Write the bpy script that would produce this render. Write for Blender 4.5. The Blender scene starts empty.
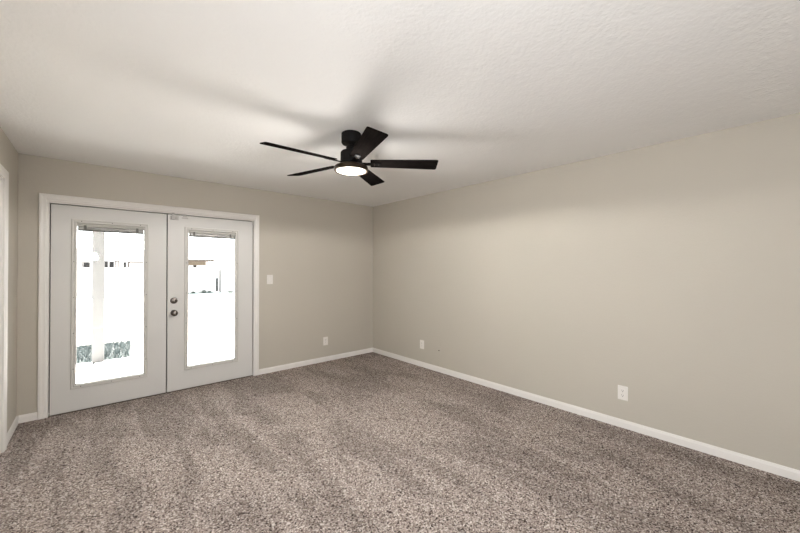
import bpy, bmesh, math, random
from mathutils import Vector, Matrix
random.seed(7)
scene = bpy.context.scene
C = scene.collection
PI = math.pi

# ------------------------------------------------------------------ camera
CAM_Z = 1.4099
fw = Vector((0.66504462, 0.74678467, 0.00532072))
rt = Vector((0.74678957, -0.66505893, 0.0013952))
up = Vector((-0.00458051, -0.00304559, 0.99998487))
cam_data = bpy.data.cameras.new('camera')
cam_data.sensor_fit = 'HORIZONTAL'
cam_data.sensor_width = 36.0
cam_data.lens = 341.10 / 800.0 * 36.0
cam_data.clip_start = 0.02
cam_data.clip_end = 400
cam = bpy.data.objects.new('camera', cam_data)
C.objects.link(cam)
m3 = Matrix((rt, up, -fw)).transposed()
cam.matrix_world = Matrix.Translation((0, 0, CAM_Z)) @ m3.to_4x4()
scene.camera = cam

# ------------------------------------------------------------------ view, world, lights
scene.view_settings.view_transform = 'Standard'
scene.view_settings.look = 'None'
scene.view_settings.exposure = 0.08
scene.view_settings.gamma = 1.0
scene.view_settings.use_curve_mapping = False
scene.cycles.use_denoising = True
scene.cycles.pixel_filter_width = 1.0
scene.cycles.max_bounces = 10
scene.cycles.diffuse_bounces = 7
scene.cycles.transparent_max_bounces = 12
scene.cycles.sample_clamp_indirect = 6.0

SKY = 6.5
world = bpy.data.worlds.new('world')
scene.world = world
world.use_nodes = True
wn = world.node_tree
wn.nodes.clear()
bg = wn.nodes.new('ShaderNodeBackground')
bg.inputs['Color'].default_value = (0.92, 0.97, 1.0, 1)
bg.inputs['Strength'].default_value = SKY
wo = wn.nodes.new('ShaderNodeOutputWorld')
wn.links.new(bg.outputs[0], wo.inputs[0])


def light(name, kind, loc, direction, energy, color, **kw):
    d = bpy.data.lights.new(name, kind)
    d.energy = energy
    d.color = color
    for k, v in kw.items():
        setattr(d, k, v)
    o = bpy.data.objects.new(name, d)
    o.location = loc
    o.rotation_euler = Vector(direction).to_track_quat('-Z', 'Y').to_euler()
    C.objects.link(o)
    return o


# high sun over the yard: it reaches the slab under the patio roof but not the room
light('sun', 'SUN', (0, -10, 20), (0.20, -0.66, -0.72), 120.0, (1.0, 0.96, 0.9), angle=math.radians(0.53))
# the photographer's flash with its diffuser, a hand above the lens
light('camera_flash', 'AREA', (-0.02, -0.03, 1.64), (0.70, 0.74, 0.0), 20.0, (0.96, 0.985, 1.02),
      shape='DISK', size=0.16)
# added soft fill, unseen, beside the solid left wall behind the camera
light('left_fill_light', 'AREA', (-0.5, -0.65, 1.35), (1, 0.1, 0.05), 51.0, (0.95, 0.985, 1.03),
      shape='RECTANGLE', size=1.2, size_y=1.8)

# ------------------------------------------------------------------ room numbers
H = 2.451
XR, XL, YB, YF = 3.498, -0.533, 4.617, -1.3
DX0, DX1, DZ = -0.345, 1.552, 2.040        # opening for the double door
T = 0.14                                   # wall thickness


# ------------------------------------------------------------------ materials
def mat(name, color, rough=0.5, metal=0.0, spec=0.5, emit=None, emit_s=0.0):
    m = bpy.data.materials.new(name)
    m.use_nodes = True
    b = m.node_tree.nodes['Principled BSDF']
    b.inputs['Base Color'].default_value = (*color, 1)
    b.inputs['Roughness'].default_value = rough
    b.inputs['Metallic'].default_value = metal
    b.inputs['Specular IOR Level'].default_value = spec
    if emit:
        b.inputs['Emission Color'].default_value = (*emit, 1)
        b.inputs['Emission Strength'].default_value = emit_s
    return m


def nodes_of(m):
    return m.node_tree, m.node_tree.nodes['Principled BSDF']


def noise(nt, scale, detail=2.0, rough=0.5, vec=None, dist=0.0):
    n = nt.nodes.new('ShaderNodeTexNoise')
    n.inputs['Scale'].default_value = scale
    n.inputs['Detail'].default_value = detail
    n.inputs['Roughness'].default_value = rough
    n.inputs['Distortion'].default_value = dist
    if vec is not None:
        nt.links.new(vec, n.inputs['Vector'])
    return n


def coords(nt):
    return nt.nodes.new('ShaderNodeTexCoord').outputs['Object']


def ramp(nt, src, stops):
    r = nt.nodes.new('ShaderNodeValToRGB')
    e = r.color_ramp.elements
    e[0].position, e[1].position = stops[0][0], stops[-1][0]
    e[0].color, e[1].color = (*stops[0][1], 1), (*stops[-1][1], 1)
    for p, c in stops[1:-1]:
        k = e.new(p)
        k.color = (*c, 1)
    nt.links.new(src, r.inputs[0])
    return r


def bump(nt, b, height, strength, distance):
    n = nt.nodes.new('ShaderNodeBump')
    n.inputs['Strength'].default_value = strength
    n.inputs['Distance'].default_value = distance
    nt.links.new(height, n.inputs['Height'])
    nt.links.new(n.outputs[0], b.inputs['Normal'])
    return n


def math_node(nt, op, a, b):
    n = nt.nodes.new('ShaderNodeMath')
    n.operation = op
    for i, v in enumerate((a, b)):
        if isinstance(v, (int, float)):
            n.inputs[i].default_value = v
        else:
            nt.links.new(v, n.inputs[i])
    return n.outputs[0]


def mix_color(nt, fac, a, b, blend='MIX'):
    n = nt.nodes.new('ShaderNodeMix')
    n.data_type = 'RGBA'
    n.blend_type = blend
    for i, v in ((0, fac), (6, a), (7, b)):
        if isinstance(v, (int, float)):
            n.inputs[i].default_value = v
        elif isinstance(v, tuple):
            n.inputs[i].default_value = (*v, 1)
        else:
            nt.links.new(v, n.inputs[i])
    return n.outputs[2]


def textured_paint(name, color, scale, strength, rough=0.6, distance=0.004):
    m = mat(name, color, rough, spec=0.3)
    nt, b = nodes_of(m)
    v = coords(nt)
    n1 = noise(nt, scale, 3, 0.55, v)
    n2 = noise(nt, scale * 0.28, 2, 0.5, v)
    h = math_node(nt, 'ADD', n1.outputs[0], n2.outputs[0])
    bump(nt, b, h, strength, distance)
    big = noise(nt, 0.9, 2, 0.5, v)
    r = ramp(nt, big.outputs[0], [(0.3, tuple(c * 0.975 for c in color)), (0.7, tuple(min(1, c * 1.02) for c in color))])
    nt.links.new(r.outputs[0], b.inputs['Base Color'])
    return m


M = {}
M['wall'] = textured_paint('greige_wall_paint', (0.505, 0.470, 0.408), 75, 0.22)
M['ceiling'] = textured_paint('textured_ceiling_paint', (0.86, 0.85, 0.835), 55, 0.42, 0.75, 0.006)
M['white'] = mat('white_trim_paint', (0.79, 0.765, 0.735), 0.38, spec=0.4)
M['door'] = mat('white_door_paint', (0.66, 0.65, 0.63), 0.42, spec=0.4)
M['frame'] = mat('white_moulded_plastic', (0.60, 0.585, 0.555), 0.4, spec=0.4)
M['dark_strip'] = mat('black_weatherstrip', (0.025, 0.022, 0.02), 0.8)
M['plate'] = mat('white_plate_plastic', (0.78, 0.75, 0.71), 0.35, spec=0.5)
M['slot'] = mat('dark_slot', (0.03, 0.03, 0.03), 0.7)
M['nickel'] = mat('aged_satin_nickel', (0.15, 0.13, 0.115), 0.3, 1.0)
M['nickel_bright'] = mat('satin_nickel', (0.55, 0.52, 0.48), 0.25, 1.0)
M['bolt'] = mat('painted_metal_bolt', (0.50, 0.48, 0.46), 0.35, spec=0.5)
M['aluminium'] = mat('brushed_aluminium', (0.62, 0.61, 0.58), 0.32, 1.0)
M['headrail'] = mat('grey_enamel_headrail', (0.42, 0.41, 0.38), 0.35, 0.0)
M['slat'] = mat('metallic_blind_slat', (0.20, 0.19, 0.175), 0.35, 0.3)
M['bracket'] = mat('grey_blind_clip', (0.13, 0.125, 0.115), 0.5)
M['fan'] = mat('matte_black_metal', (0.006, 0.0052, 0.005), 0.55, 0.0, 0.12)
M['bronze'] = mat('dark_bronze_metal', (0.045, 0.030, 0.018), 0.38, 0.6)
M['lens'] = mat('lit_frosted_lens', (0.9, 0.88, 0.82), 0.5, emit=(1.0, 0.86, 0.66), emit_s=2.5)

# blade wood: dark grain running along the blade
m = mat('black_walnut_blade', (0.022, 0.015, 0.012), 0.85, spec=0.0)
nt, b = nodes_of(m)
mp = nt.nodes.new('ShaderNodeMapping')
mp.inputs['Scale'].default_value = (3.0, 60.0, 10.0)
nt.links.new(coords(nt), mp.inputs['Vector'])
g = noise(nt, 3.0, 4, 0.6, mp.outputs[0], 0.6)
r = ramp(nt, g.outputs[0], [(0.3, (0.004, 0.0032, 0.003)), (0.72, (0.0165, 0.0135, 0.0123))])
nt.links.new(r.outputs[0], b.inputs['Base Color'])
bump(nt, b, g.outputs[0], 0.15, 0.001)
M['blade'] = m

# thin clear pane: lets the view through and mirrors a little at its surface
m = bpy.data.materials.new('clear_glass')
m.use_nodes = True
nt = m.node_tree
nt.nodes.clear()
tr = nt.nodes.new('ShaderNodeBsdfTransparent')
tr.inputs[0].default_value = (0.985, 0.99, 0.985, 1)
gl = nt.nodes.new('ShaderNodeBsdfGlossy')
gl.inputs['Roughness'].default_value = 0.01
lw = nt.nodes.new('ShaderNodeFresnel')
lw.inputs[0].default_value = 1.35
mx = nt.nodes.new('ShaderNodeMixShader')
out = nt.nodes.new('ShaderNodeOutputMaterial')
nt.links.new(lw.outputs[0], mx.inputs[0])
nt.links.new(tr.outputs[0], mx.inputs[1])
nt.links.new(gl.outputs[0], mx.inputs[2])
nt.links.new(mx.outputs[0], out.inputs[0])
M['glass'] = m

# carpet: multi-tone twisted pile, shade between tufts put into its tones, with tracks left by the vacuum cleaner
m = mat('speckled_twist_carpet', (0.3, 0.25, 0.21), 0.95, spec=0.05)
nt, b = nodes_of(m)
v = coords(nt)
vo = nt.nodes.new('ShaderNodeTexVoronoi')
vo.feature = 'F1'
vo.inputs['Scale'].default_value = 165
wob = noise(nt, 60, 1, 0.5, v)
vadd = nt.nodes.new('ShaderNodeMixRGB')
vadd.blend_type = 'ADD'
vadd.inputs[0].default_value = 0.012
nt.links.new(v, vadd.inputs[1])
nt.links.new(wob.outputs['Color'], vadd.inputs[2])
nt.links.new(vadd.outputs[0], vo.inputs['Vector'])
sepc = nt.nodes.new('ShaderNodeSeparateColor')
nt.links.new(vo.outputs['Color'], sepc.inputs[0])
tuft = ramp(nt, sepc.outputs[0], [(0.0, (0.018, 0.011, 0.009)), (0.17, (0.070, 0.051, 0.044)), (0.27, (0.195, 0.157, 0.138)),
                                 (0.60, (0.275, 0.231, 0.206)), (0.84, (0.40, 0.350, 0.320)), (1.0, (0.60, 0.545, 0.505))])
grain = noise(nt, 330, 2, 0.6, v)
gr = ramp(nt, grain.outputs[0], [(0.35, (0.8, 0.8, 0.8)), (0.65, (1.2, 1.2, 1.2))])
col = mix_color(nt, 1.0, tuft.outputs[0], gr.outputs[0], 'MULTIPLY')
# vacuum tracks: long alternating bands along the room, wavering
mp = nt.nodes.new('ShaderNodeMapping')
mp.inputs['Rotation'].default_value = (0, 0, math.radians(-6))
mp.inputs['Scale'].default_value = (1.25, 0.30, 1.0)
nt.links.new(v, mp.inputs['Vector'])
bands = noise(nt, 3.4, 2, 0.55, mp.outputs[0], 0.7)
br = ramp(nt, bands.outputs[0], [(0.38, (0.90, 0.895, 0.90)), (0.47, (1.0, 1.0, 1.01)), (0.515, (1.13, 1.13, 1.14)), (0.66, (1.22, 1.22, 1.23))])
col = mix_color(nt, 1.0, col, br.outputs[0], 'MULTIPLY')
nt.links.new(col, b.inputs['Base Color'])
hgt = math_node(nt, 'ADD', math_node(nt, 'MULTIPLY', vo.outputs['Distance'], -1.2), grain.outputs[0])
bump(nt, b, hgt, 0.5, 0.003)
M['carpet'] = m

# outdoors
m = mat('pale_concrete', (0.66, 0.65, 0.64), 0.85)
nt, b = nodes_of(m)
n = noise(nt, 3, 5, 0.6, coords(nt))
r = ramp(nt, n.outputs[0], [(0.3, (0.72, 0.71, 0.70)), (0.7, (0.80, 0.79, 0.78))])
nt.links.new(r.outputs[0], b.inputs['Base Color'])
bump(nt, b, n.outputs[0], 0.2, 0.01)
M['concrete'] = m
m = mat('pale_gravel', (0.6, 0.57, 0.53), 0.95)
nt, b = nodes_of(m)
n = noise(nt, 14, 5, 0.7, coords(nt))
r = ramp(nt, n.outputs[0], [(0.3, (0.19, 0.175, 0.16)), (0.7, (0.26, 0.243, 0.225))])
nt.links.new(r.outputs[0], b.inputs['Base Color'])
bump(nt, b, n.outputs[0], 0.4, 0.02)
M['gravel'] = m
m = mat('grey_green_lawn', (0.2, 0.26, 0.24), 0.9)
nt, b = nodes_of(m)
n = noise(nt, 9, 4, 0.7, coords(nt))
r = ramp(nt, n.outputs[0], [(0.3, (0.03, 0.045, 0.043)), (0.7, (0.10, 0.13, 0.125))])
nt.links.new(r.outputs[0], b.inputs['Base Color'])
M['lawn'] = m
M['blade_grass'] = mat('grey_green_grass', (0.042, 0.058, 0.060), 0.8)
M['soil'] = mat('damp_soil', (0.017, 0.020, 0.020), 0.95)
M['stucco'] = textured_paint('pale_stucco', (0.40, 0.39, 0.385), 30, 0.5, 0.85, 0.01)
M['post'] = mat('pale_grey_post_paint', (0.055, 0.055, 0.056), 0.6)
M['roof_paint'] = mat('white_roof_paint', (0.75, 0.75, 0.74), 0.6)
M['fascia'] = mat('brown_fascia', (0.035, 0.024, 0.018), 0.7)
M['soffit'] = mat('tan_soffit', (0.085, 0.068, 0.048), 0.8)
M['shingle'] = mat('pale_roof', (0.45, 0.44, 0.43), 0.9)
M['dark_glass'] = mat('dark_window', (0.012, 0.012, 0.013), 0.7, spec=0.1)
M['redtrim'] = mat('red_brown_trim', (0.030, 0.018, 0.016), 0.7)
M['leaf'] = mat('dark_leaf', (0.03, 0.04, 0.03), 0.7)
M['crack'] = mat('crack_dirt', (0.012, 0.012, 0.014), 0.9, spec=0.1)


# ------------------------------------------------------------------ mesh helpers
class MB:
    """collects shapes; build() links them as one mesh object"""

    def __init__(self):
        self.bm = bmesh.new()

    def box(self, x0, x1, y0, y1, z0, z1, bev=0.0, seg=2):
        vs = [self.bm.verts.new((x, y, z)) for x in (x0, x1) for y in (y0, y1) for z in (z0, z1)]
        fs = [(0, 1, 3, 2), (4, 6, 7, 5), (0, 4, 5, 1), (2, 3, 7, 6), (0, 2, 6, 4), (1, 5, 7, 3)]
        faces = [self.bm.faces.new([vs[i] for i in f]) for f in fs]
        if bev:
            es = list({e for f in faces for e in f.edges})
            bmesh.ops.bevel(self.bm, geom=es, offset=bev, segments=seg, profile=0.5, affect='EDGES')
        return self

    def lathe(self, prof, center=(0, 0, 0), axis='Z', n=48, sign=1):
        """prof: (radius, height) pairs, closed with caps"""
        def P(r, h, a):
            u, w = r * math.cos(a), r * math.sin(a)
            if axis == 'Z':
                p = (u, w, h)
            elif axis == 'Y':
                p = (u, h * sign, w)
            else:
                p = (h * sign, u, w)
            return (p[0] + center[0], p[1] + center[1], p[2] + center[2])
        rings = []
        for r, h in prof:
            if r < 1e-6:
                rings.append([self.bm.verts.new(P(0, h, 0))])
            else:
                rings.append([self.bm.verts.new(P(r, h, 2 * PI * k / n)) for k in range(n)])
        for a, c in zip(rings, rings[1:]):
            for k in range(n):
                k2 = (k + 1) % n
                if len(a) == 1 and len(c) == 1:
                    continue
                if len(a) == 1:
                    self.bm.faces.new((a[0], c[k], c[k2]))
                elif len(c) == 1:
                    self.bm.faces.new((a[k], a[k2], c[0]))
                else:
                    self.bm.faces.new((a[k], a[k2], c[k2], c[k]))
        for ring in (rings[0], rings[-1]):
            if len(ring) > 1:
                self.bm.faces.new(ring)
        return self

    def frame(self, loops, closed=True):
        """loops: lists of points, one list per corner, each the same profile; swept corner to corner"""
        cs = [[self.bm.verts.new(p) for p in lp] for lp in loops]
        n = len(cs)
        for i in range(n if closed else n - 1):
            a, c = cs[i], cs[(i + 1) % n]
            for k in range(len(a)):
                k2 = (k + 1) % len(a)
                self.bm.faces.new((a[k], a[k2], c[k2], c[k]))
        if not closed:
            self.bm.faces.new(cs[0])
            self.bm.faces.new(cs[-1])
        return self

    def extrude(self, pts, vec):
        a = [self.bm.verts.new(p) for p in pts]
        c = [self.bm.verts.new(Vector(p) + Vector(vec)) for p in pts]
        n = len(a)
        self.bm.faces.new(a)
        self.bm.faces.new(c)
        for k in range(n):
            self.bm.faces.new((a[k], a[(k + 1) % n], c[(k + 1) % n], c[k]))
        return self

    def build(self, name, m, parent=None, smooth=False, origin=None):
        bmesh.ops.recalc_face_normals(self.bm, faces=self.bm.faces)
        me = bpy.data.meshes.new(name)
        if origin is not None:
            bmesh.ops.translate(self.bm, verts=self.bm.verts, vec=-Vector(origin))
        self.bm.to_mesh(me)
        self.bm.free()
        me.materials.append(m)
        if smooth:
            for p in me.polygons:
                p.use_smooth = True
            try:
                me.set_sharp_from_angle(angle=math.radians(35))
            except Exception:
                pass
        o = bpy.data.objects.new(name, me)
        C.objects.link(o)
        if origin is not None:
            o.location = origin
        if parent is not None:
            o.parent = parent
        return o


def struct(o, label=None):
    o['kind'] = 'structure'
    if label:
        o['label'] = label
    return o


def tag(o, label, cat, group=None, kind=None):
    o['label'] = label
    o['category'] = cat
    if group:
        o['group'] = group
    if kind:
        o['kind'] = kind
    return o


def empty(name, loc, rz=0.0):
    o = bpy.data.objects.new(name, None)
    o.empty_display_size = 0.1
    o.location = loc
    o.rotation_euler = (0, 0, rz)
    C.objects.link(o)
    return o


# ------------------------------------------------------------------ room shell
struct(MB().box(XL - T, XR + T, YF - T, YB, -0.10, 0.0).build('floor', M['carpet']), 'speckled beige and brown wall to wall carpet')
struct(MB().box(XL - 0.9, XR + 0.9, YF - 1.2, YB + 0.45, H, H + 0.16).build('ceiling', M['ceiling']), 'textured off white flat ceiling')
struct(MB().box(XR, XR + T, YF - T, YB + T, 0, H).build('wall_right', M['wall']), 'plain greige wall with low white baseboard')
w = MB()
w.box(XL - T, DX0, YB, YB + T, 0, H)
w.box(DX1, XR, YB, YB + T, 0, H)
w.box(DX0, DX1, YB, YB + T, DZ, H)
struct(w.build('wall_back', M['wall']), 'greige wall holding the white double patio door')
LD0, LD1, LDZ = 3.15, 3.967, 2.095         # doorway in the left wall
w = MB()
w.box(XL - T, XL, LD1, YB, 0, H)
w.box(XL - T, XL, YF, LD0, 0, H)
w.box(XL - T, XL, LD0, LD1, LDZ, H)
struct(w.build('wall_left', M['wall']), 'greige wall on the left with a white cased door')
w = MB()
w.box(XL - T, XR, YF - T, YF, 0, H)
struct(w.build('wall_front', M['wall']))


def ring(x0, x1, z0, z1, y, prof, plane='Y', sgn=-1):
    """four mitred corners; prof = (inset, height towards the room)"""
    loops = []
    for sx, sz in ((0, 0), (1, 0), (1, 1), (0, 1)):
        lp = []
        for ins, h in prof:
            x = x0 + ins if sx == 0 else x1 - ins
            z = z0 + ins if sz == 0 else z1 - ins
            lp.append((x, y + sgn * h, z) if plane == 'Y' else (y + sgn * h, x, z))
        loops.append(lp)
    return loops



def baseboard(name, pts, label):
    """pts: wall line start, end, inward normal"""
    a, c, nrm = Vector(pts[0]), Vector(pts[1]), Vector(pts[2])
    prof = [(0, 0), (0.013, 0), (0.013, 0.050), (0.009, 0.062), (0.006, 0.070), (0, 0.070)]
    w = MB()
    w.extrude([a + nrm * p + Vector((0, 0, z)) for p, z in prof], c - a)
    return struct(w.build(name, M['white']), label)


baseboard('baseboard_right', ((XR, YF, 0), (XR, YB, 0), (-1, 0, 0)), 'white baseboard along the long right wall')
baseboard('baseboard_back', ((1.612, YB, 0), (XR - 0.013, YB, 0), (0, -1, 0)), 'white baseboard right of the double door')
baseboard('baseboard_corner', ((XL + 0.013, YB, 0), (-0.403, YB, 0), (0, -1, 0)), 'short white baseboard left of the double door')
baseboard('baseboard_left', ((XL, 4.031, 0), (XL, YB, 0), (1, 0, 0)), 'short white baseboard beside the left door casing')
baseboard('baseboard_front', ((XL, YF, 0), (XR - 0.013, YF, 0), (0, 1, 0)), 'white baseboard behind the camera')


def casing(name, a0, a1, ztop, wid, at, axis, sgn, label):
    """three sided door casing; outer edges a0..a1 along the wall"""
    prof = [(0, 0), (0, 0.012), (0.004, 0.019), (0.018, 0.020), (0.030, 0.016), (0.046, 0.016), (0.052, 0.012), (wid - 0.004, 0.011), (wid, 0.008), (wid, 0)]
    loops = []
    for corner in range(4):
        lp = []
        for ins, h in prof:
            a = a0 + ins if corner < 2 else a1 - ins
            z = 0.0 if corner in (0, 3) else ztop - ins
            lp.append((a, at + sgn * h, z) if axis == 'Y' else (at + sgn * h, a, z))
        loops.append(lp)
    return struct(MB().frame(loops, closed=False).build(name, M['white']), label)


trim1 = casing('trim_1', -0.402, 1.609, 2.108, 0.066, YB, 'Y', -1, 'white moulded casing around the double door')
# jamb lining and weatherstrip of the double door
j = MB()
j.box(DX0, DX0 + 0.012, YB + 0.001, YB + T, 0, DZ)
j.box(DX1 - 0.012, DX1, YB + 0.001, YB + T, 0, DZ)
j.box(DX0 + 0.012, DX1 - 0.012, YB + 0.001, YB + T, DZ - 0.012, DZ)
j.build('door_jamb', M['white'], trim1)
s = MB()
s.box(DX0 + 0.012, DX0 + 0.035, YB + 0.058, YB + 0.085, 0.02, DZ - 0.012)
s.box(DX1 - 0.035, DX1 - 0.012, YB + 0.058, YB + 0.085, 0.02, DZ - 0.012)
s.box(DX0 + 0.035, DX1 - 0.035, YB + 0.058, YB + 0.085, DZ - 0.040, DZ - 0.012)
s.box(DX0 + 0.035, DX1 - 0.035, YB + 0.058, YB + 0.085, 0.006, 0.030)
s.build('weatherstrip', M['dark_strip'], trim1)
MB().box(DX0 + 0.012, DX1 - 0.012, YB + 0.001, YB + T, -0.02, 0.006, 0.002).build('threshold', M['soffit'], trim1)

# ------------------------------------------------------------------ the double door
FY = YB + 0.008           # room face of the leaves
TH = 0.044                # leaf thickness


def leaf(name, x0, x1, gx0, gx1, label):
    """gx0..gx1: outer edges of the raised frame that holds the glass"""
    z0, z1 = 0.008, 2.018
    ix0, ix1, iz0, iz1 = gx0 + 0.03, gx1 - 0.03, 0.222 + 0.03, 1.890 - 0.03
    d = MB()
    loops = []
    for (ox, oz, qx, qz) in ((x0, z0, ix0, iz0), (x1, z0, ix1, iz0), (x1, z1, ix1, iz1), (x0, z1, ix0, iz1)):
        loops.append([(ox, FY + 0.002, oz), (ox + (0.002 if ox == x0 else -0.002), FY, oz + (0.002 if oz == z0 else -0.002)),
                      (qx, FY, qz), (qx, FY + TH, qz), (ox, FY + TH, oz)])
    d.frame(loops)
    door = struct(d.build(name, M['door']), label)
    # raised frame around the glass, both faces
    prof = [(0, 0), (0, 0.008), (0.004, 0.012), (0.014, 0.012), (0.017, 0.009), (0.022, 0.009), (0.026, 0.013),
            (0.033, 0.012), (0.040, 0.004), (0.040, -0.016), (0.031, -0.016), (0.031, 0)]
    MB().frame(ring(gx0, gx1, 0.222, 1.890, FY, prof)).build('glass_frame', M['frame'], door)
    profo = [(0, 0), (0, 0.008), (0.006, 0.012), (0.034, 0.012), (0.040, 0.004), (0.040, -0.016), (0.031, -0.016), (0.031, 0)]
    MB().frame(ring(gx0, gx1, 0.222, 1.890, FY + TH, profo, sgn=1)).build('outer_glass_frame', M['frame'], door)
    MB().box(gx0 + 0.032, gx1 - 0.032, FY + 0.020, FY + 0.025, 0.254, 1.858).build('glass_pane', M['glass'], door)
    for zz in (0.42, 0.77, 1.12, 1.47):
        for xx in (gx0 + 0.0195, gx1 - 0.0195):
            MB().lathe([(0.0045, 0), (0.0045, 0.0016), (0.003, 0.0022), (0, 0.0022)], (xx, FY - 0.0088, zz), 'Y', 12, -1).build('screw_cap', M['bracket'], door)
    for f in (0.12, 0.5, 0.88):
        xx = gx0 + (gx1 - gx0) * f
        for zz in (0.222 + 0.0195, 1.890 - 0.0195):
            MB().lathe([(0.0045, 0), (0.0045, 0.0016), (0.003, 0.0022), (0, 0.0022)], (xx, FY - 0.0088, zz), 'Y', 12, -1).build('screw_cap', M['bracket'], door)
    return door


SEAM = 0.597
d1 = leaf('door_1', DX0 + 0.021, SEAM - 0.005, -0.183, 0.428, 'left leaf of the white double patio door, no knob')
d2 = leaf('door_2', SEAM + 0.005, DX1 - 0.021, 0.765, 1.356, 'right leaf of the white double patio door with knob and deadbolt')
MB().box(SEAM - 0.022, SEAM + 0.022, FY + TH + 0.001, FY + TH + 0.014, 0.02, 2.018, 0.002).build('astragal', M['dark_strip'], d1)

# deadbolt and knob on the right leaf
kx = 0.664
dbz, kz = 1.038, 0.899
db = MB().lathe([(0.036, 0), (0.036, 0.005), (0.032, 0.013), (0.024, 0.017), (0, 0.017)], (kx, FY, dbz), 'Y', 40, -1).build('deadbolt', M['nickel'], d2, True)
tn = MB()
tn.box(kx - 0.005, kx + 0.005, FY - 0.034, FY - 0.014, dbz - 0.016, dbz + 0.016, 0.004, 3)
tn.build('thumb_turn', M['nickel_bright'], db, True)
kb = MB().lathe([(0.033, 0), (0.033, 0.005), (0.028, 0.011), (0.013, 0.014), (0.012, 0.026), (0.020, 0.031), (0.030, 0.037), (0.034, 0.047),
                 (0.032, 0.056), (0.023, 0.063), (0.010, 0.066), (0, 0.0665)], (kx, FY, kz), 'Y', 40, -1).build('door_knob', M['nickel'], d2, True)
MB().lathe([(0.009, 0), (0.009, 0.003), (0.006, 0.005), (0, 0.005)], (kx, FY - 0.0660, kz), 'Y', 20, -1).build('lock_button', M['nickel_bright'], kb, True)

# surface bolt at the top of the right leaf
lt = MB()
lt.box(0.624, 0.706, FY - 0.003, FY, 1.960, 2.004, 0.001)
lo = lt.build('latch', M['bolt'], d2)
l2 = MB()
l2.box(0.634, 0.668, FY - 0.024, FY - 0.003, 1.962, 2.000, 0.003)
l2.box(0.676, 0.698, FY - 0.012, FY - 0.003, 1.972, 1.992, 0.002)
l2.build('latch_body', M['bolt'], lo)
MB().box(0.640, 0.664, FY - 0.016, FY - 0.005, 1.990, 2.036, 0.003).build('bolt_pin', M['bolt'], lo)
st = MB()
st.box(0.748, 0.790, FY - 0.006, FY - 0.001, 2.004, 2.036, 0.0015)
st.box(0.738, 0.800, FY - 0.003, FY - 0.0005, 1.982, 1.996, 0.001)
st.build('strike_plate', M['bolt'], d2)


# raised mini blinds at the top of each glass
def blind(x0, x1, label):
    y1 = FY + 0.018                       # glass side
    r = empty('raised_blind', ((x0 + x1) / 2, y1, 1.776))
    inv = Vector(r.location)

    def put(mb, name, m, parent=r, smooth=False):
        o = mb.build(name, m, None, smooth)
        o.parent = parent
        mi = Matrix.Translation(-inv)
        o.matrix_parent_inverse = mi if parent is r else Matrix.Identity(4)
        return o
    hr = MB()
    prof = [(y1, 1.849), (y1, 1.822), (y1 - 0.010, 1.820), (y1 - 0.020, 1.823), (y1 - 0.0225, 1.830), (y1 - 0.0225, 1.842), (y1 - 0.020, 1.849)]
    hr.extrude([(x0, y, z) for y, z in prof], (x1 - x0, 0, 0))
    put(hr, 'headrail', M['headrail'], smooth=True)
    n = 9
    for k in range(n):
        z = 1.7945 + k * 0.0030
        s = MB()
        pts = []
        for t in range(7):
            q = t / 6
            pts.append((x0 + 0.004, y1 - 0.002 - 0.019 * q, z + 0.0024 * math.sin(PI * q)))
        pts2 = [(x, y, zz - 0.0007) for x, y, zz in reversed(pts)]
        s.extrude(pts + pts2, (x1 - x0 - 0.008, 0, 0))
        put(s, 'slat', M['slat'], smooth=True)
    br = MB()
    prof = [(y1 - 0.002, 1.792), (y1 - 0.002, 1.779), (y1 - 0.006, 1.776), (y1 - 0.017, 1.776), (y1 - 0.021, 1.780), (y1 - 0.021, 1.790), (y1 - 0.019, 1.793)]
    br.extrude([(x0 + 0.004, y, z) for y, z in prof], (x1 - x0 - 0.008, 0, 0))
    put(br, 'bottom_rail', M['bracket'], smooth=True)
    for f in (0.11, 0.89):
        c = x0 + (x1 - x0) * f
        b_ = MB().box(c - 0.010, c + 0.010, y1 - 0.0255, y1 - 0.0228, 1.778, 1.834, 0.001)
        put(b_, 'clip', M['bracket'])
    tag(r, label, 'blind', 'blinds raised to the top of the door glass')
    return r


blind(-0.142, 0.387, 'metal mini blind drawn up at top of the left door glass')
blind(0.806, 1.315, 'metal mini blind drawn up at top of the right door glass, above the knob side')

# ------------------------------------------------------------------ door in the left wall
casing('trim_2', 3.09, 4.030, 2.158, 0.066, XL, 'X', 1, 'white casing at the left edge of the photo')
j = MB()
j.box(XL - T, XL - 0.001, LD1 - 0.014, LD1, 0, LDZ)
j.box(XL - T, XL - 0.001, LD0, LD0 + 0.014, 0, LDZ)
j.box(XL - T, XL - 0.001, LD0 + 0.014, LD1 - 0.014, LDZ - 0.014, LDZ)
struct(j.build('trim_3', M['white']), 'white jamb of the door on the left wall')
d = MB()
d.box(XL - 0.075, XL - 0.038, LD0 + 0.018, LD1 - 0.018, 0.012, LDZ - 0.018, 0.002)
d3 = struct(d.build('door_3', M['white']), 'closed white door in the left wall')
for za, zb in ((0.20, 0.92), (1.08, 1.94)):
    MB().frame(ring(LD0 + 0.14, LD1 - 0.14, za, zb, XL - 0.038, [(0, 0), (0, 0.004), (0.01, 0.008), (0.02, 0.004), (0.02, 0)], 'X', 1)).build('panel_moulding', M['white'], d3)
MB().lathe([(0.03, 0), (0.03, 0.005), (0.012, 0.01), (0.012, 0.024), (0.026, 0.036), (0.027, 0.05), (0.018, 0.06), (0, 0.062)],
           (XL - 0.038, LD0 + 0.085, 0.92), 'X', 32, 1).build('door_knob', M['nickel'], d3, True)


# ------------------------------------------------------------------ switches and outlets
def plate_mb(w=0.070, h=0.115, t=0.006):
    return MB().box(-w / 2, w / 2, -t, 0, -h / 2, h / 2, 0.0025, 3)


def place(name, loc, rz):
    return empty(name, loc, rz)


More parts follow.
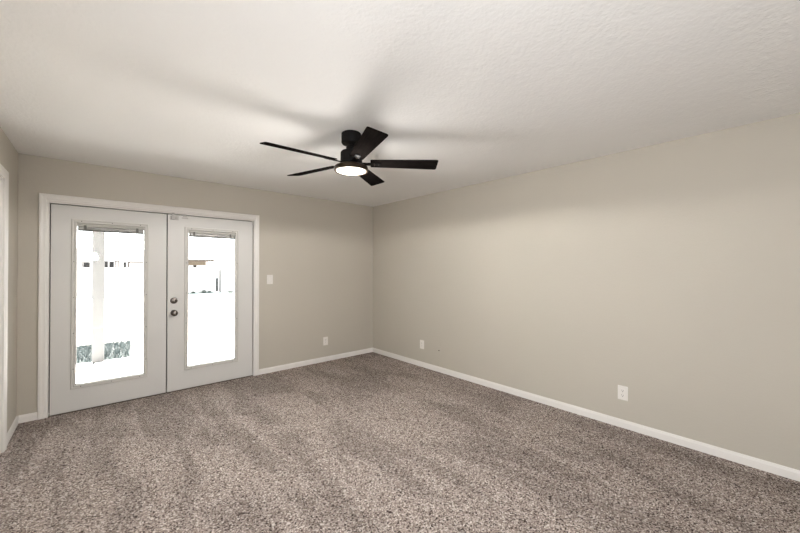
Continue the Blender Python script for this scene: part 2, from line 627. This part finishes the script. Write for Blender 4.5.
def screw(x, z, parent, m):
    MB().lathe([(0.0032, 0), (0.0032, 0.0008), (0.002, 0.0014), (0, 0.0014)], (x, -0.006, z), 'Y', 12, -1).build('screw', m, parent)


def outlet(loc, rz, label, group='white duplex outlets'):
    r = place('wall_outlet', loc, rz)
    plate_mb(0.078, 0.124).build('cover_plate', M['plate'], r)
    for s in (-1, 1):
        f = MB()
        pts = []
        for k in range(28):
            a = 2 * PI * k / 28
            pts.append((max(-0.0165, min(0.0165, 0.0185 * math.cos(a))), -0.0055, s * 0.0205 + max(-0.0145, min(0.0145, 0.0185 * math.sin(a)))))
        f.extrude(pts, (0, -0.0025, 0))
        fo = f.build('receptacle', M['plate'], r)
        for sx, hh in ((-0.0065, 0.009), (0.0065, 0.0075)):
            MB().box(sx - 0.0013, sx + 0.0013, -0.0084, -0.0078, s * 0.0205 + 0.003 - hh / 2, s * 0.0205 + 0.003 + hh / 2).build('slot', M['slot'], fo)
        MB().lathe([(0.0028, 0), (0.0028, 0.0005), (0, 0.0005)], (0, -0.0079, s * 0.0205 - 0.008), 'Y', 14, -1).build('slot', M['slot'], fo)
    screw(0, 0, r, M['bolt'])
    tag(r, label, 'outlet', group)
    return r


def rocker(name, loc, rz, label, cat):
    r = place(name, loc, rz)
    plate_mb(0.078, 0.124).build('cover_plate', M['plate'], r)
    MB().frame(ring(-0.0185, 0.0185, -0.035, 0.035, -0.006, [(0, 0), (0, 0.0012), (0.0016, 0.0012), (0.0016, 0)])).build('bezel', M['frame'], r)
    w = MB()
    w.extrude([(-0.0165, -0.0058, -0.033), (-0.0165, -0.0072, -0.033), (-0.0165, -0.0078, 0.0), (-0.0165, -0.0112, 0.033), (-0.0165, -0.0058, 0.033)], (0.033, 0, 0))
    w.build('rocker', M['plate'], r)
    screw(0, 0.048, r, M['bolt'])
    screw(0, -0.048, r, M['bolt'])
    tag(r, label, cat)
    return r


rocker('light_switch', (1.754, YB, 1.257), 0, 'white rocker light switch on the back wall right of the double door', 'switch')
outlet((2.600, YB, 0.306), 0, 'white outlet low on the back wall between double door and corner')
outlet((XR, 0.949, 0.307), -PI / 2, 'white outlet low on the right wall, nearest to the camera')
outlet((XR, 3.447, 0.318), -PI / 2, 'white outlet low on the right wall nearest the room corner')
# coax plate painted over in the wall colour
r = place('cable_plate', (XR, 3.120, 0.291), -PI / 2)
plate_mb(0.072, 0.115, 0.005).build('cover_plate', M['wall'], r)
MB().lathe([(0.008, 0), (0.008, 0.002), (0.0048, 0.002), (0.0048, 0.009), (0.003, 0.0095), (0, 0.0095)], (0, -0.0048, 0), 'Y', 20, -1).build('cable_jack', M['slot'], r)
screw(0, 0.041, r, M['wall'])
screw(0, -0.041, r, M['wall'])
tag(r, 'wall coloured cable plate with a dark jack low on the right wall', 'wall plate')

# ------------------------------------------------------------------ ceiling fan
FX, FYC = 1.4665, 2.2135
fan = empty('ceiling_fan', (FX, FYC, H))
tag(fan, 'black five blade ceiling fan with a lit round lamp hanging from the ceiling', 'ceiling fan')


def Z(z):
    return z - H


MB().lathe([(0.070, 0), (0.076, Z(2.445)), (0.076, Z(2.378)), (0.070, Z(2.368)), (0.024, Z(2.366)), (0.022, Z(2.360)), (0, Z(2.360))], n=56).build('canopy', M['fan'], fan, True)
MB().lathe([(0.0125, Z(2.362)), (0.0125, Z(2.330))], n=24).build('downrod', M['fan'], fan, True)
MB().lathe([(0.022, Z(2.350)), (0.038, Z(2.346)), (0.040, Z(2.341)), (0.040, Z(2.300)), (0.036, Z(2.298))], n=40).build('collar', M['fan'], fan, True)
MB().lathe([(0.040, Z(2.312)), (0.074, Z(2.309)), (0.082, Z(2.300)), (0.083, Z(2.245)), (0.083, Z(2.212)), (0.078, Z(2.206)), (0, Z(2.206))], n=64).build('motor_housing', M['fan'], fan, True)
lk = MB().lathe([(0.078, Z(2.2065)), (0.112, Z(2.200)), (0.127, Z(2.190)), (0.130, Z(2.182)), (0.130, Z(2.162)), (0.124, Z(2.156)), (0.114, Z(2.158)), (0.113, Z(2.163)), (0, Z(2.165))], n=72).build('light_kit', M['bronze'], fan, True)
MB().lathe([(0.1125, Z(2.1645)), (0.1125, Z(2.159)), (0.100, Z(2.1545)), (0.065, Z(2.152)), (0, Z(2.151))], n=72).build('lamp_lens', M['lens'], lk, True)

PITCH = -0.224
R0, R1 = 0.148, 0.668


def blade_outline():
    w0, w1, rc = 0.104, 0.139, 0.014
    pts = []

    def corner(cx, cy, a0, a1, r):
        for k in range(5):
            a = math.radians(a0 + (a1 - a0) * k / 4)
            pts.append((cx + r * math.cos(a), cy + r * math.sin(a)))
    corner(R1 - rc, w1 / 2 - rc, 0, 90, rc)
    corner(R0 + 0.008, w0 / 2 - 0.008, 90, 180, 0.008)
    corner(R0 + 0.008, -w0 / 2 + 0.008, 180, 270, 0.008)
    corner(R1 - rc, -w1 / 2 + rc, 270, 360, rc)
    return pts


out_pts = blade_outline()
blade_src = arm_src = None
for k in range(5):
    th = 0.593 + 2 * PI / 5 * k
    rot = Matrix.Rotation(th, 4, 'Z') @ Matrix.Rotation(PITCH, 4, 'X')
    if k == 0:
        bm_ = MB()
        bm_.extrude([(x, y, -0.003) for x, y in out_pts], (0, 0, 0.006))
        blade_src = bm_.build('fan_blade', M['blade'], fan)
        a = MB()
        a.extrude([(0.070, -0.020, -0.0095), (0.120, -0.016, -0.0095), (0.165, -0.019, -0.0095), (0.215, -0.019, -0.0095), (0.225, -0.010, -0.0095),
                   (0.225, 0.010, -0.0095), (0.215, 0.019, -0.0095), (0.165, 0.019, -0.0095), (0.120, 0.016, -0.0095), (0.070, 0.020, -0.0095)], (0, 0, 0.006))
        arm_src = a.build('blade_arm', M['fan'], blade_src)
        for (sx, sy) in ((0.178, 0.011), (0.178, -0.011), (0.210, 0.0)):
            MB().lathe([(0.0045, -0.0095), (0.0045, -0.0115), (0.003, -0.0125), (0, -0.0125)], (sx, sy, 0), 'Z', 12).build('blade_screw', M['nickel'], blade_src)
        src_children = [c for c in blade_src.children]
        o = blade_src
    else:
        o = blade_src.copy()
        C.objects.link(o)
        o.parent = fan
        for ch in src_children:
            c2 = ch.copy()
            C.objects.link(c2)
            c2.parent = o
    o.matrix_local = Matrix.Translation((0, 0, Z(2.221))) @ rot
# the lamp: the shallow dome throws light down and out to the sides, a little of it upwards
for nm, kd, z, en in (('fan_lamp', 'SPOT', 2.10, 88.0), ('fan_lamp_dome', 'POINT', 2.10, 27.0)):
    ld = bpy.data.lights.new(nm, kd)
    ld.energy = en
    ld.color = (1.0, 0.975, 0.94)
    if kd == 'SPOT':
        ld.spot_size = PI
        ld.spot_blend = 0.12
    ld.shadow_soft_size = 0.095
    lo_ = bpy.data.objects.new(nm, ld)
    lo_.location = (FX, FYC, z)
    C.objects.link(lo_)

# ------------------------------------------------------------------ outdoors
GZ = -0.10
struct(MB().box(-16, 26, YB + T, 60, GZ - 0.3, GZ).build('yard_ground', M['gravel']), 'pale bare yard beyond the patio')
sl = MB()
sl.box(-4.5, 8.0, YB + T, 6.17, GZ, GZ + 0.035, 0.006)
sl.box(-4.5, 8.0, 6.182, 7.19, GZ, GZ + 0.035, 0.006)
slab = struct(sl.build('patio_slab', M['concrete']), 'pale concrete patio slab outside the double door')
walk = MB().box(0.56, 8.0, 7.205, 7.75, GZ, GZ + 0.033, 0.006)
struct(walk.build('patio_edge', M['concrete']), 'outer strip of the pale patio slab')

MB().box(0.56, 8.0, 7.7505, 7.785, GZ, GZ + 0.030).build('edge_joint', M['crack'], bpy.data.objects['patio_edge'])

# a hairline crack in the slab near the post
ck = MB()
pts = [(-0.02, 7.15), (-0.045, 6.9), (-0.02, 6.72), (-0.035, 6.55), (0.02, 6.4), (0.06, 6.3)]
for i, (x, y) in enumerate(pts):
    wd = 0.010 + 0.010 * (i % 2)
    pts[i] = (x, y, wd)
vsl = [(x - wd, y, GZ + 0.0356) for x, y, wd in pts] + [(x + wd, y, GZ + 0.0356) for x, y, wd in reversed(pts)]
ck.extrude(vsl, (0, 0, 0.0008))
ck.build('slab_crack', M['crack'], slab)

# grass strip
go = MB()
go.extrude([(-3.0, 7.205, GZ), (0.43, 7.205, GZ), (0.54, 8.88, GZ), (-3.0, 8.88, GZ)], (0, 0, 0.02))
gbed = struct(go.build('grass_bed', M['soil']), 'soil bed under the grass strip')
gm = MB()
rg = random.Random(3)
for _ in range(7000):
    y = rg.uniform(7.215, 8.87)
    x = rg.uniform(-1.4, 0.42 + (y - 7.2) * 0.065)
    h = rg.uniform(0.03, 0.075)
    a = rg.uniform(0, 2 * PI)
    dx, dy = math.cos(a) * 0.006, math.sin(a) * 0.006
    lx, ly = rg.uniform(-0.04, 0.04), rg.uniform(-0.04, 0.04)
    vv = [gm.bm.verts.new(p) for p in ((x - dx, y - dy, GZ + 0.018), (x + dx, y + dy, GZ + 0.018), (x + lx, y + ly, GZ + 0.02 + h))]
    gm.bm.faces.new(vv)
tag(gm.build('grass', M['blade_grass']), 'grey green grass strip behind the white patio post', 'grass', kind='stuff')

# lawn patch far right, seen through the right leaf
struct(MB().box(3.4, 14, 15.0, 23.6, GZ, GZ + 0.015).build('lawn_patch', M['lawn']), 'pale green lawn in front of the far garden wall')

# patio roof and post
pr = MB()
pr.box(-4.5, 8.0, YB + 0.46, 7.32, 2.50, 2.58)
pr.box(-4.5, 8.0, 7.12, 7.26, 2.30, 2.50, 0.004)
struct(pr.build('patio_roof', M['roof_paint']), 'white patio cover over the slab')
p = MB()
p.box(-0.045, 0.100, 7.115, 7.19, GZ + 0.035, 2.30, 0.006)
post = empty('patio_post', (0.028, 7.15, GZ + 0.035))
po = p.build('post_shaft', M['post'])
po.parent = post
po.matrix_parent_inverse = Matrix.Translation(-Vector(post.location))
tag(post, 'square white patio post standing at the slab edge, seen through left door glass', 'post')

# far garden wall
gw = MB()
gw.box(-16, 5.48, 23.8, 24.0, GZ, 1.38)
gw.box(5.92, 22, 23.8, 24.0, GZ, 1.38)
gw.box(-16, 5.48, 23.77, 24.03, 1.38, 1.43)
gw.box(5.92, 22, 23.77, 24.03, 1.38, 1.43)
struct(gw.build('garden_wall', M['stucco']), 'white garden wall at the far side of the yard')

# narrow gate in the wall
g = empty('garden_gate', (5.70, 23.85, GZ))


def child(mb, name, m, parent, root, smooth=False):
    o = mb.build(name, m, None, smooth)
    o.parent = parent
    if parent is root:
        o.matrix_parent_inverse = Matrix.Translation(-Vector(root.location))
    return o


child(MB().box(5.49, 5.55, 23.82, 23.90, GZ, 1.33, 0.004), 'gate_post', M['bolt'], g, g)
child(MB().box(5.86, 5.91, 23.82, 23.90, GZ, 1.33, 0.004), 'gate_post', M['redtrim'], g, g)
child(MB().box(5.551, 5.66, 23.84, 23.88, GZ + 0.02, 1.28, 0.004), 'gate_panel', M['stucco'], g, g)
child(MB().box(5.661, 5.77, 23.85, 23.88, GZ + 0.02, 0.80, 0.004), 'gate_panel', M['dark_glass'], g, g)
child(MB().box(5.771, 5.859, 23.84, 23.88, GZ + 0.02, 1.28, 0.004), 'gate_panel', M['stucco'], g, g)
tag(g, 'narrow gate with a dark slot and reddish post in the far white wall', 'gate')


# small dark shrubs along the foot of the wall
def shrub(x, y, s, label):
    rs = random.Random(int(x * 100))
    b_ = MB()
    for _ in range(90):
        a, e, q = rs.uniform(0, 2 * PI), rs.uniform(0.05, 1.4), rs.uniform(0.4, 1.0) * s
        c = Vector((x + math.cos(a) * math.cos(e) * q, y + math.sin(a) * math.cos(e) * q, GZ + math.sin(e) * q * 0.8))
        t1 = Vector((rs.uniform(-1, 1), rs.uniform(-1, 1), rs.uniform(-1, 1))).normalized() * 0.05
        t2 = Vector((rs.uniform(-1, 1), rs.uniform(-1, 1), rs.uniform(-1, 1))).normalized() * 0.03
        vv = [b_.bm.verts.new(k) for k in (c - t1, c + t2, c + t1, c - t2)]
        b_.bm.faces.new(vv)
    r_ = empty('shrub', (x, y, GZ))
    child(b_, 'foliage', M['leaf'], r_, r_)
    child(MB().lathe([(0.015, 0), (0.008, s * 0.6)], (x, y, GZ), 'Z', 8), 'stem', M['fascia'], r_, r_)
    tag(r_, label, 'shrub', 'small dark shrubs along the garden wall')


shrub(4.30, 23.3, 0.14, 'small dark shrub at the wall foot, leftmost of three left of the gate')
shrub(4.85, 23.3, 0.22, 'dark shrub at the wall foot, the tallest left of the gate')
shrub(5.20, 23.4, 0.12, 'tiny dark shrub right beside the gate')
shrub(6.05, 22.2, 0.15, 'dark shrub to the right of the gate')

# neighbouring houses beyond the wall
h1 = empty('neighbour_house', (0.8, 32, GZ))
child(MB().box(-6, 3.6, 29.0, 36.0, GZ, 2.55), 'house_wall', M['stucco'], h1, h1)
rf = MB().extrude([(-6.4, 28.6, 2.55), (-6.4, 36.4, 2.55), (-6.4, 36.4, 2.65), (-6.4, 32.5, 3.5), (-6.4, 28.6, 2.65)], (10.4, 0, 0))
child(rf, 'roof', M['shingle'], h1, h1)


def win_(x0, x1, z0, z1, m_pane, trim=None, root=h1, y=29.0, wd=0.06):
    f_ = child(MB().frame(ring(x0 - wd, x1 + wd, z0 - wd, z1 + wd, y, [(0, 0), (0, 0.03), (wd, 0.03), (wd, 0)])), 'house_window', trim or M['stucco'], root, root)
    MB().box(x0, x1, y - 0.012, y - 0.002, z0, z1).build('pane', m_pane, f_)


win_(-0.80, -0.68, 1.30, 1.80, M['bolt'])
win_(-0.60, -0.30, 1.30, 1.77, M['dark_glass'])
win_(0.40, 0.56, 1.30, 1.84, M['dark_glass'])
win_(0.64, 0.86, 1.30, 1.82, M['dark_glass'])
win_(0.95, 1.08, 1.30, 1.80, M['shingle'], M['redtrim'])
win_(1.34, 1.48, 1.30, 1.79, M['dark_glass'])
win_(1.66, 2.40, 1.30, 1.76, M['shingle'], M['redtrim'], wd=0.085)
tag(h1, 'white house with small dark windows beyond the wall, seen through left door glass', 'house')

h2 = empty('neighbour_house', (5.0, 32, GZ))
child(MB().box(3.9, 6.5, 29.6, 36.0, GZ, 1.98), 'house_wall', M['stucco'], h2, h2)
rf = MB().extrude([(3.7, 29.0, 1.99), (3.7, 36.4, 1.99), (3.7, 36.4, 2.04), (3.7, 29.0, 2.04)], (3.05, 0, 0))
child(rf, 'roof', M['shingle'], h2, h2)
child(MB().box(3.7, 6.75, 28.9, 29.0, 1.90, 2.06), 'fascia', M['fascia'], h2, h2)
child(MB().box(3.9, 6.3, 29.56, 29.6, 1.62, 1.93), 'siding', M['soffit'], h2, h2)
win_(5.46, 5.68, 1.45, 1.68, M['dark_glass'], None, h2, 29.6)
tag(h2, 'low house with a brown roof edge beyond the wall, seen through right door glass', 'house')
